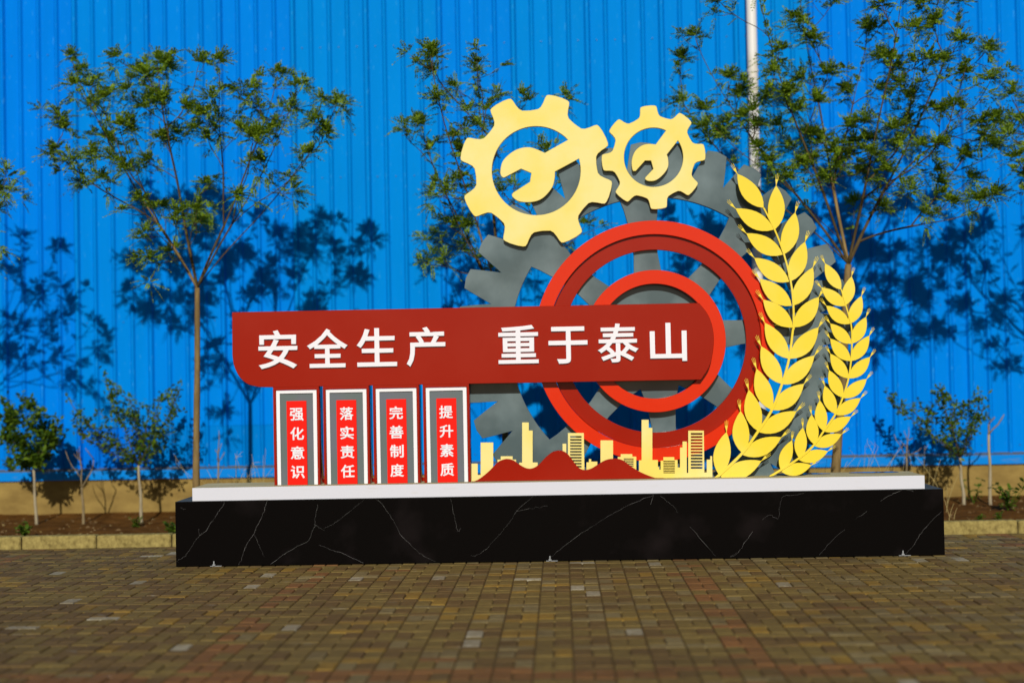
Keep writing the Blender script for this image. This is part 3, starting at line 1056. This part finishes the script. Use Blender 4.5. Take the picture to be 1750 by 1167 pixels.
# anchor plates with a bolt at the foot of the base
for u in (366, 940, 1543):
    p = at(u, 958, -0.01)
    v, f = cbox(-0.03, 0.06, -0.022, -0.001, 0.005, 0.009, 0.001)
    v = [(a + p.x, b, c_) for a, b, c_ in v]
    o = mesh('anchor_plate', v, f, M_BOLT, pl)
    V, Fc = [], []
    tube_into(V, Fc, [Vector((p.x, -0.02, 0.011)), Vector((p.x, -0.02, 0.022))], [0.012, 0.012], 6)
    tube_into(V, Fc, [Vector((p.x, -0.02, 0.0225)), Vector((p.x, -0.02, 0.046))], [0.005, 0.005], 8)
    mesh('anchor_bolt', V, Fc, M_BOLT, o)
# water left on the slab
def puddle(label, u0, u1, v, yc, dy, seed):
    R = random.Random(seed)
    a, b = at(u0, v, yc).x, at(u1, v, yc).x
    cx, rx = (a + b) / 2, (b - a) / 2
    n = 40
    ring = []
    for i in range(n):
        t = 2 * math.pi * i / n
        k = 1 + 0.09 * math.sin(2 * t + seed) + 0.06 * math.sin(5 * t + 2 * seed)
        ring.append((cx + rx * k * math.cos(t), yc + dy * k * math.sin(t)))
    V = [(x, y, ST + 0.0015) for x, y in ring] + [(cx + (x - cx) * .985, yc + (y - yc) * .95, ST + 0.004) for x, y in ring]
    Fc = [(i, (i + 1) % n, n + (i + 1) % n, n + i) for i in range(n)] + [tuple(range(n, 2 * n))]
    o = mesh('puddle', V, Fc, M_PUDDLE)
    tag(o, label, 'puddle', 'puddles on the slab')


puddle('larger shallow puddle on the right end of the white slab mirroring blue', 1455, 1532, 808, 0.40, 0.06, 2)
puddle('smaller shallow puddle on the white slab under the small wheat ear', 1333, 1420, 812, 0.36, 0.04, 4)

# ------------------------------------------------------------------ the sculpture
mon = thing('sculpture', 'painted metal sculpture of gears, red rings, wheat ears and a slogan board', 'sculpture', loc=(0, 0.3, ST))


def mp(name, loops, y, thick, m, parent=None, bevel=0.0022):
    """plate given in world x, z; parented to the sculpture or one of its parts"""
    par = parent or mon
    o = plate(name, loops, y, thick, m, None, bevel)
    off = Vector((0, 0.3, ST))
    o.data.transform(Matrix.Translation(-off))
    o.parent = par
    return o


YG = 0.300      # front of the grey gear
GC = (1119, 583)


def circ(c, r, n=96, a0=0, a1=360):
    return [(c[0] + r * math.cos(math.radians(a0 + (a1 - a0) * i / n)), c[1] - r * math.sin(math.radians(a0 + (a1 - a0) * i / n)))
            for i in range(n + (0 if abs(a1 - a0) == 360 else 1))]


def pol(c, r, a):
    return (c[0] + r * math.cos(math.radians(a)), c[1] - r * math.sin(math.radians(a)))


# big grey gear: 32 teeth, eight waisted spokes
out = []
for k in range(32):
    a = 60.3 + k * 11.25
    out += [pol(GC, 287, a - 5.62), pol(GC, 315, a - 4.1), pol(GC, 338, a - 2.9), pol(GC, 340.5, a), pol(GC, 338, a + 2.9), pol(GC, 315, a + 4.1)]
loops = [pz(out, YG)]


def spoke_w(r):
    T = [(84, 33.5), (100, 28), (121, 23.5), (150, 20.5), (180, 21.5), (206, 25), (230, 29.5), (246, 34)]
    for (r0_, w0), (r1_, w1) in zip(T, T[1:]):
        if r <= r1_:
            return w0 + (w1 - w0) * (r - r0_) / (r1_ - r0_)
    return T[-1][1]


for k in range(8):
    s0, s1 = 6 + 45 * k, 51 + 45 * k
    L = []
    rs = [86, 100, 121, 135, 150, 165, 180, 206, 230, 246]
    if 50 < (s0 + s1) / 2 % 360 < 130:
        rs = [104] + rs[2:]
    for r in rs:
        L.append(pol(GC, r, s0 + math.degrees(math.asin(min(1, spoke_w(r) / r)))))
    a0 = s0 + math.degrees(math.asin(34 / 246))
    a1 = s1 - math.degrees(math.asin(34 / 246))
    for i in range(1, 12):
        L.append(pol(GC, 246, a0 + (a1 - a0) * i / 12))
    for r in rs[::-1]:
        L.append(pol(GC, r, s1 - math.degrees(math.asin(min(1, spoke_w(r) / r)))))
    loops.append(pz(L, YG))
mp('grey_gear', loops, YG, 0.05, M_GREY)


def ring(name, r1, r2, y, th, m, parent=None):
    return mp(name, [pz(circ(GC, r1, 128), y), pz(circ(GC, r2, 128), y)], y, th, m, parent)


orr = ring('outer_ring', 206, 182.5, 0.222, 0.072, M_RED)
ring('recessed_band', 182, 156, 0.256, 0.036, M_DRED, orr)
ring('inner_ring', 121.5, 98, 0.205, 0.088, M_RED)

# slogan board
L = [(396.5, 533.7), (1194.5, 517.8)] + smooth_loop([(1194.5, 517.8), (1207.6, 534), (1215.8, 552), (1220, 576.8), (1217.9, 604), (1211.7, 627.6), (1198, 648.8)], 5)[1:]
L += [(466, 661.8)] + smooth_loop([(442, 661.3), (423, 656), (409, 643.5), (400, 625), (397, 606)], 5)
board = mp('slogan_board', [pz(L, 0.135)], 0.135, 0.055, M_DRED, bevel=0.003)


def glyph(ch, u0, u1, v0, v1, y, depth, m, parent, bold):
    c = bpy.data.curves.new('character', 'FONT')
    c.body = ch
    c.extrude = 0.1
    c.bevel_depth = bold
    c.bevel_resolution = 1
    c.resolution_u = 3
    o = bpy.data.objects.new('character', c)
    me = bpy.data.meshes.new_from_object(o)
    bpy.data.objects.remove(o)
    xs = [v.co.x for v in me.vertices]
    ys = [v.co.y for v in me.vertices]
    a, b = at(u0, v1, y), at(u1, v0, y)
    cz, hz = (a.z + b.z) / 2, (b.z - a.z)
    cx, wx = (a.x + b.x) / 2, (b.x - a.x)
    off = Vector((0, 0.3, ST))
    for v in me.vertices:
        x = cx + ((v.co.x - min(xs)) / (max(xs) - min(xs)) - 0.5) * wx
        z = cz + ((v.co.y - min(ys)) / (max(ys) - min(ys)) - 0.5) * hz
        k = min(1.0, max(0.0, (abs(v.co.z) - 0.1) / bold))      # 1 on the face, 0 on the widened edge
        yy = y + 0.0009 * (1 - k) if v.co.z > 0 else y + depth
        v.co = Vector((x, yy, z)) - off
    me.materials.clear()
    me.update()
    return link('character', me, m, parent)


for ch, u0, u1, v0, v1 in (('安', 442, 507.5, 563.5, 631), ('全', 525, 593.5, 561, 629), ('生', 610, 677.5, 560, 627), ('产', 695, 760.5, 558, 627),
                           ('重', 852, 919.5, 555, 622), ('于', 938, 1003.5, 557.5, 622), ('泰', 1022, 1090.5, 552, 620), ('山', 1111.5, 1173, 551, 618)):
    glyph(ch, u0, u1, v0, v1, 0.117, 0.016, M_LETTER, board, 0.016)

# the four upright display columns
COLX = 0.3965
zt = at(506, 658, 0.135).z + 0.012
zb = ST + 0.0015
x_first = at(467.6, 745, 0.135).x
for k, word in enumerate(('强化意识', '落实责任', '完善制度', '提升素质')):
    x0 = x_first + k * (at(552.8, 745, 0.135).x - x_first)
    x1 = x0 + 0.366
    fx0, fx1 = x0 + 0.0215, x1 - 0.0185
    ftop = at(506 + 85 * k, 666.3 - 1.55 * k, 0.135).z
    cor = Vector((0, 0.3, ST))
    col = mp('display_column', [[(x0, zb), (fx0, zb), (fx0, ftop), (fx1, ftop), (fx1, zb), (x1, zb), (x1, zt - 0.02), (x0, zt - 0.02)]],
             0.1365, 0.18, M_DRED, bevel=0.0015)
    mp('back_board', [[(fx0 + .001, zb), (fx1 - .001, zb), (fx1 - .001, ftop - .001), (fx0 + .001, ftop - .001)]], 0.158, 0.02, M_INSET, col, bevel=0)
    bw, bt = 0.031, 0.027
    mp('white_frame', [[(fx0 + .002, zb), (fx0 + bw, zb), (fx0 + bw, ftop - bt), (fx1 - bw, ftop - bt), (fx1 - bw, zb), (fx1 - .002, zb),
                        (fx1 - .002, ftop - .002), (fx0 + .002, ftop - .002)]], 0.145, 0.0125, M_WHITE, col, bevel=0.001)
    sx = (fx0 + fx1) / 2
    st = at(506 + 85 * k, 685 - 1.5 * k, 0.135).z
    strip = mp('red_strip', [[(sx - .079, zb), (sx + .079, zb), (sx + .079, st), (sx - .079, st)]], 0.139, 0.018, M_STRIP, col, bevel=0.001)
    for j, ch in enumerate(word):
        cu = (507, 592.3, 676.8, 762.2)[k] + j * 0.65
        cv = 708 - 1.35 * k + j * 32.75
        glyph(ch, cu - 11.6, cu + 11.6, cv - 11.3, cv + 11.3, 0.1345, 0.0042, M_LETTER, strip, 0.022)
mp('column_back', [[(x_first + .02, zb), (x_first + 4 * 0.366 + .05, zb), (x_first + 4 * 0.366 + .05, zb + 0.03), (x_first + .02, zb + 0.03)]], 0.32, 0.02, M_DRED, bevel=0)

# yellow gears with a spanner in the middle
def rough_gear(c, rt, rv, n, ph):
    T = [(-22.5, 1.0, 0), (-19, .98, 0), (-15, .93, 0), (-12.6, .78, 0), (-10.9, .50, 0), (-9.9, .22, 0), (-8.9, .05, 0), (-7.2, 0, 0), (-3, -.02, 0),
         (3, -.02, 0), (7.2, 0, 0), (8.9, .05, 0), (9.9, .22, 0), (10.9, .50, 0), (12.6, .78, 0), (15, .93, 0), (19, .98, 0)]
    L = []
    for k in range(n):
        for a, q, _ in T:
            L.append(pol(c, rt + (rv - rt) * q, ph + k * 45 + a))
    return L


YY = 0.242
cb = (916.4, 292.1)
hole = [pol(cb, 75.8, a) for a in [15.8 - i * (360 - 15.8 * 0 - 28.4) / 60 for i in range(61)]]
wr = [(931, 261.6)] + smooth_loop([(931, 261.6), (915, 254.5), (901.7, 251.8), (885, 255), (870, 264), (858.5, 277), (854.9, 293.5), (856.5, 301), (860.5, 304), (864.5, 302.6)], 4)[1:]
wr += [(890.4, 288.9), (907.9, 296), (905.8, 311), (877.5, 329)] + smooth_loop([(877.5, 329), (874.8, 333), (877, 338), (887, 344.5), (903.8, 346), (920, 343), (932.6, 334.6), (944, 320), (948, 305), (948.5, 293.5)], 4)[1:]
mp('yellow_gear', [pz(rough_gear(cb, 131.5, 103.5, 8, 73.2), YY), pz(hole + wr, YY)], YY, 0.034, M_YELLOW, bevel=0.003)
cs = (1117, 269.2)
zz = lambda L: [(700 + a / 3.18, 100 + b / 3.18) for a, b in L]
a_st = math.degrees(math.atan2(cs[1] - (100 + 447 / 3.18), (700 + 1458 / 3.18) - cs[0]))
a_en = math.degrees(math.atan2(cs[1] - (100 + 393 / 3.18), (700 + 1393 / 3.18) - cs[0]))
hole = [pol(cs, 50.5, a_st - i * (360 - (a_en - a_st)) / 60) for i in range(61)]
wr = zz([(1338, 468)]) + smooth_loop(zz([(1338, 468), (1300, 465), (1260, 475), (1225, 505), (1208, 550), (1208, 590), (1215, 612), (1230, 612)]), 4)[1:]
wr += zz([(1280, 556), (1312, 556), (1325, 600)]) + smooth_loop(zz([(1283, 645), (1280, 656), (1300, 667), (1340, 662), (1380, 630), (1405, 590), (1405, 545), (1398, 523)]), 4)
mp('yellow_gear', [pz(rough_gear(cs, 88.6, 70, 8, 51), YY), pz(hole + wr, YY)], YY, 0.034, M_YELLOW, bevel=0.003)
# short studs that hold the yellow gears off the grey one
for (u, v) in ((960, 385), (985, 352), (1010, 300), (1085, 330), (1130, 335), (1170, 300)):
    p = at(u, v, 0.28)
    V, Fc = [], []
    tube_into(V, Fc, [Vector((p.x, 0.277, p.z)) - Vector((0, .3, ST)), Vector((p.x, 0.2995, p.z)) - Vector((0, .3, ST))], [0.012, 0.012], 8)
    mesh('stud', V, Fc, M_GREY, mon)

# skyline and mountains
q8 = lambda L: [(780 + a / 3.5, 640 + b / 3.5) for a, b in L]
YS, YM = 0.20, 0.165
sky_L = [(90,650),(90,532),(127,532),(127,600),(145,600),(145,406),(220,406),(220,590),(246,590),(246,508),(265,508),(265,488),(336,488),(336,508),(357,508),(357,540),(375,540),(375,526),(393,526),
         (393,286),(433,286),(433,334),(456,334),(456,525),(486,525),(486,560),(635,560),(635,413),(657,413),(657,520),(667,520),(667,349),(762,349),(766,575),(778,575),(778,524),(793,524),(793,505),(806,505),(806,520),(843,520),(843,560),
         (862,560),(862,393),(937,393),(937,520),(965,520),(965,492),(983,492),(983,475),(1052,475),(1052,490),(1076,490),(1076,575),(1092,575),(1092,512),(1108,512),(1108,270),(1150,270),(1150,318),(1172,318),(1172,510),(1205,510),(1205,552),(1213,552),(1213,568),
         (1222,568),(1222,514),(1238,514),(1238,493),(1303,493),(1303,510),(1323,510),(1323,555),(1338,555),(1338,436),(1353,436),(1353,400),(1378,400),(1378,588),(1387,588),(1387,335),(1480,335),(1483,585),(1498,585),(1498,508),(1519,508),(1519,487),(1530,487),(1532,626)]
loops = [pz(q8(sky_L), YS)]
for i in range(11):
    y0 = 367 + i * 17.8
    loops.append(pz(q8([(680, y0), (748, y0), (749, y0 + 10), (681, y0 + 10)]), YS))
for i in range(5):
    y0 = 501 + i * 10.5
    loops.append(pz(q8([(1001, y0), (1060, y0), (1060, y0 + 6), (1001, y0 + 6)]), YS))
for i in range(8):
    y0 = 515 + i * 9.8
    loops.append(pz(q8([(1238, y0), (1307, y0), (1307, y0 + 5.5), (1238, y0 + 5.5)]), YS))
for i in range(12):
    y0 = 349 + i * 18.4
    loops.append(pz(q8([(1402, y0), (1472, y0), (1472, y0 + 11), (1402, y0 + 11)]), YS))
def sitting(loops):
    return [[(x, max(z, ST + 0.001)) for x, z in L] for L in loops]


mp('city_skyline', sitting(loops), YS, 0.02, M_YELLOW, bevel=0.0008)
mt = smooth_loop(q8([(95,646),(145,618),(200,572),(245,525),(280,508),(310,504),(345,515),(380,540),(420,560),(455,560),(490,540),(530,498),(570,465),(600,455),(628,454),(660,470),(690,505),(720,545),(745,565),(775,570),(810,560),(850,535),(890,512),(930,503),(965,503),(1000,515),(1040,545),(1090,577),(1140,600),(1190,618),(1240,632)]), 3)
mt = [(x, max(z, ST + 0.004)) for x, z in pz(mt, YM)]
mt += [(mt[-1][0], ST + 0.001), (mt[0][0], ST + 0.001)]
mp('mountain_range', [mt], YM, 0.02, M_DRED, bevel=0.002)

# wheat ears
YW = 0.17
r6 = lambda p: (1180 + p[0] / 3.889, 260 + p[1] / 3.889)
r7 = lambda p: (1180 + p[0] / 3.889, 540 + p[1] / 3.889)


def lens(b, t, wid, side, n=9):
    """pointed oval from base b to tip t, fuller on its outer side"""
    bx, bz = b
    dx, dz = t[0] - bx, t[1] - bz
    L = math.hypot(dx, dz)
    nx_, nz_ = -dz / L, dx / L
    L1, L2 = [], []
    for i in range(n + 1):
        s = i / n
        prof = (math.sin(math.pi * s ** 0.92)) ** 0.86 if 0 < s < 1 else 0
        a, c_ = wid * 0.56 * prof, wid * 0.44 * prof
        if side < 0:
            a, c_ = c_, a
        L1.append((bx + dx * s + nx_ * a, bz + dz * s + nz_ * a))
        L2.append((bx + dx * s - nx_ * c_, bz + dz * s - nz_ * c_))
    return L1 + L2[-2:0:-1]


def awn(t, d, ln):
    """four-pronged beard beyond the tip of a grain"""
    d = Vector((d[0], d[1])).normalized()
    s = Vector((-d.y, d.x))
    P_ = lambda a, b: tuple(Vector(t) + d * a * ln + s * b * ln)
    L = [P_(-0.12, -0.022), P_(0.10, -0.03), P_(0.50, -0.115)]
    for k in range(3):
        o0 = -0.115 + k * 0.098
        tip = 1.0 - 0.08 * abs(k - 1)
        L += [P_(tip, o0 * 1.3 - 0.004), P_(tip, o0 * 1.3 + 0.022), P_(0.52, o0 + 0.028)]
        if k < 2:
            L += [P_(0.52, o0 + 0.092)]
    L += [P_(0.50, 0.125), P_(0.10, 0.03), P_(-0.12, 0.022)]
    return L


def ear(label, stem, leaves, width, awn_len, stem_w):
    e = bpy.data.objects.new('wheat_ear', None)
    C.objects.link(e)
    e.parent = mon
    e['label'] = label
    P_ = [Vector((*p,)) for p in smooth_loop(pz(stem, YW), 6)]
    Lf, Rt = [], []
    for i, p in enumerate(P_):
        d = (P_[min(i + 1, len(P_) - 1)] - P_[max(0, i - 1)]).normalized()
        n = Vector((-d.y, d.x))
        w_ = stem_w * (1 - 0.45 * i / len(P_))
        Lf.append(tuple(p + n * w_))
        Rt.append(tuple(p - n * w_))
    mp('stem', [[(x, max(z, ST + 0.001)) for x, z in Lf + Rt[::-1]]], YW - 0.004, 0.020, M_WHEAT, e, bevel=0.001)
    for (tip, base, side) in leaves:
        t, b = pz([tip, base], YW)
        dy = 0 if side > 0 else 0.003
        mp('grain', [lens(b, t, width, side)], YW + dy, 0.016, M_WHEAT, e, bevel=0.0012)
        d = Vector((t[0] - b[0], t[1] - b[1])).normalized()
        d = (d * 0.72 + Vector((-0.12 * side, 0.42))).normalized()
        mp('awn', [awn(t, d, awn_len)], YW + 0.005, 0.008, M_WHEAT, e, bevel=0.0004)
    return e


big = []
for t, b in (((312,145),(487,372)), ((300,375),(555,516)), ((372,540),(614,682)), ((425,703),(657,862)), ((460,842),(674,1022)), ((483,980),(682,1165))):
    big.append((r6(t), r6(b), 1))
for t, b in (((570,222),(560,517)), ((697,400),(620,682)), ((762,595),(660,862)), ((815,765),(680,1022)), ((855,962),(686,1165))):
    big.append((r6(t), r6(b), -1))
for t, b in (((495,45),(655,285)), ((470,200),(607,452)), ((440,350),(540,625)), ((388,490),(455,768)), ((333,630),(350,915)), ((240,770),(195,1062))):
    big.append((r7(t), r7(b), 1))
for t, b in (((852,75),(660,285)), ((825,262),(607,455)), ((755,450),(540,625)), ((705,632),(455,772)), ((605,805),(345,922)), ((472,962),(200,1068))):
    big.append((r7(t), r7(b), -1))
ear('taller wheat ear, left of the pair', [r7(p) for p in ((165,1080),(340,915),(450,765),(540,625),(607,455),(655,285),(680,100),(686,76))] +
    [r6(p) for p in ((684,1020),(668,870),(622,682),(560,517),(487,372))], big, 0.134, 0.094, 0.011)
sm = []
for t, b in (((895,740),(1002,915)), ((870,900),(1033,1022)), ((903,1020),(1058,1142))):
    sm.append((r6(t), r6(b), 1))
for t, b in (((1072,825),(1024,1022)), ((1138,955),(1056,1142))):
    sm.append((r6(t), r6(b), -1))
for t, b in (((930,50),(1070,185)), ((930,150),(1066,300)), ((930,250),(1050,415)), ((922,360),(1012,542)), ((893,462),(965,652)), ((860,560),(885,765)), ((805,655),(825,855)), ((748,740),(728,950)), ((675,825),(605,1030))):
    sm.append((r7(t), r7(b), 1))
for t, b in (((1168,6),(1072,185)), ((1190,130),(1066,300)), ((1195,272),(1052,415)), ((1172,418),(1012,545)), ((1132,545),(962,655)), ((1068,668),(882,766)), ((1005,785),(822,862)), ((915,897),(720,955)), ((805,990),(605,1035))):
    sm.append((r7(t), r7(b), -1))
ear('shorter wheat ear, right of the pair', [r7(p) for p in ((525,1068),(720,945),(822,855),(885,765),(963,652),(1012,542),(1050,415),(1067,300),(1073,185),(1068,60))] +
    [r6(p) for p in ((1033,1022),(1002,912))], sm, 0.098, 0.075, 0.0085)
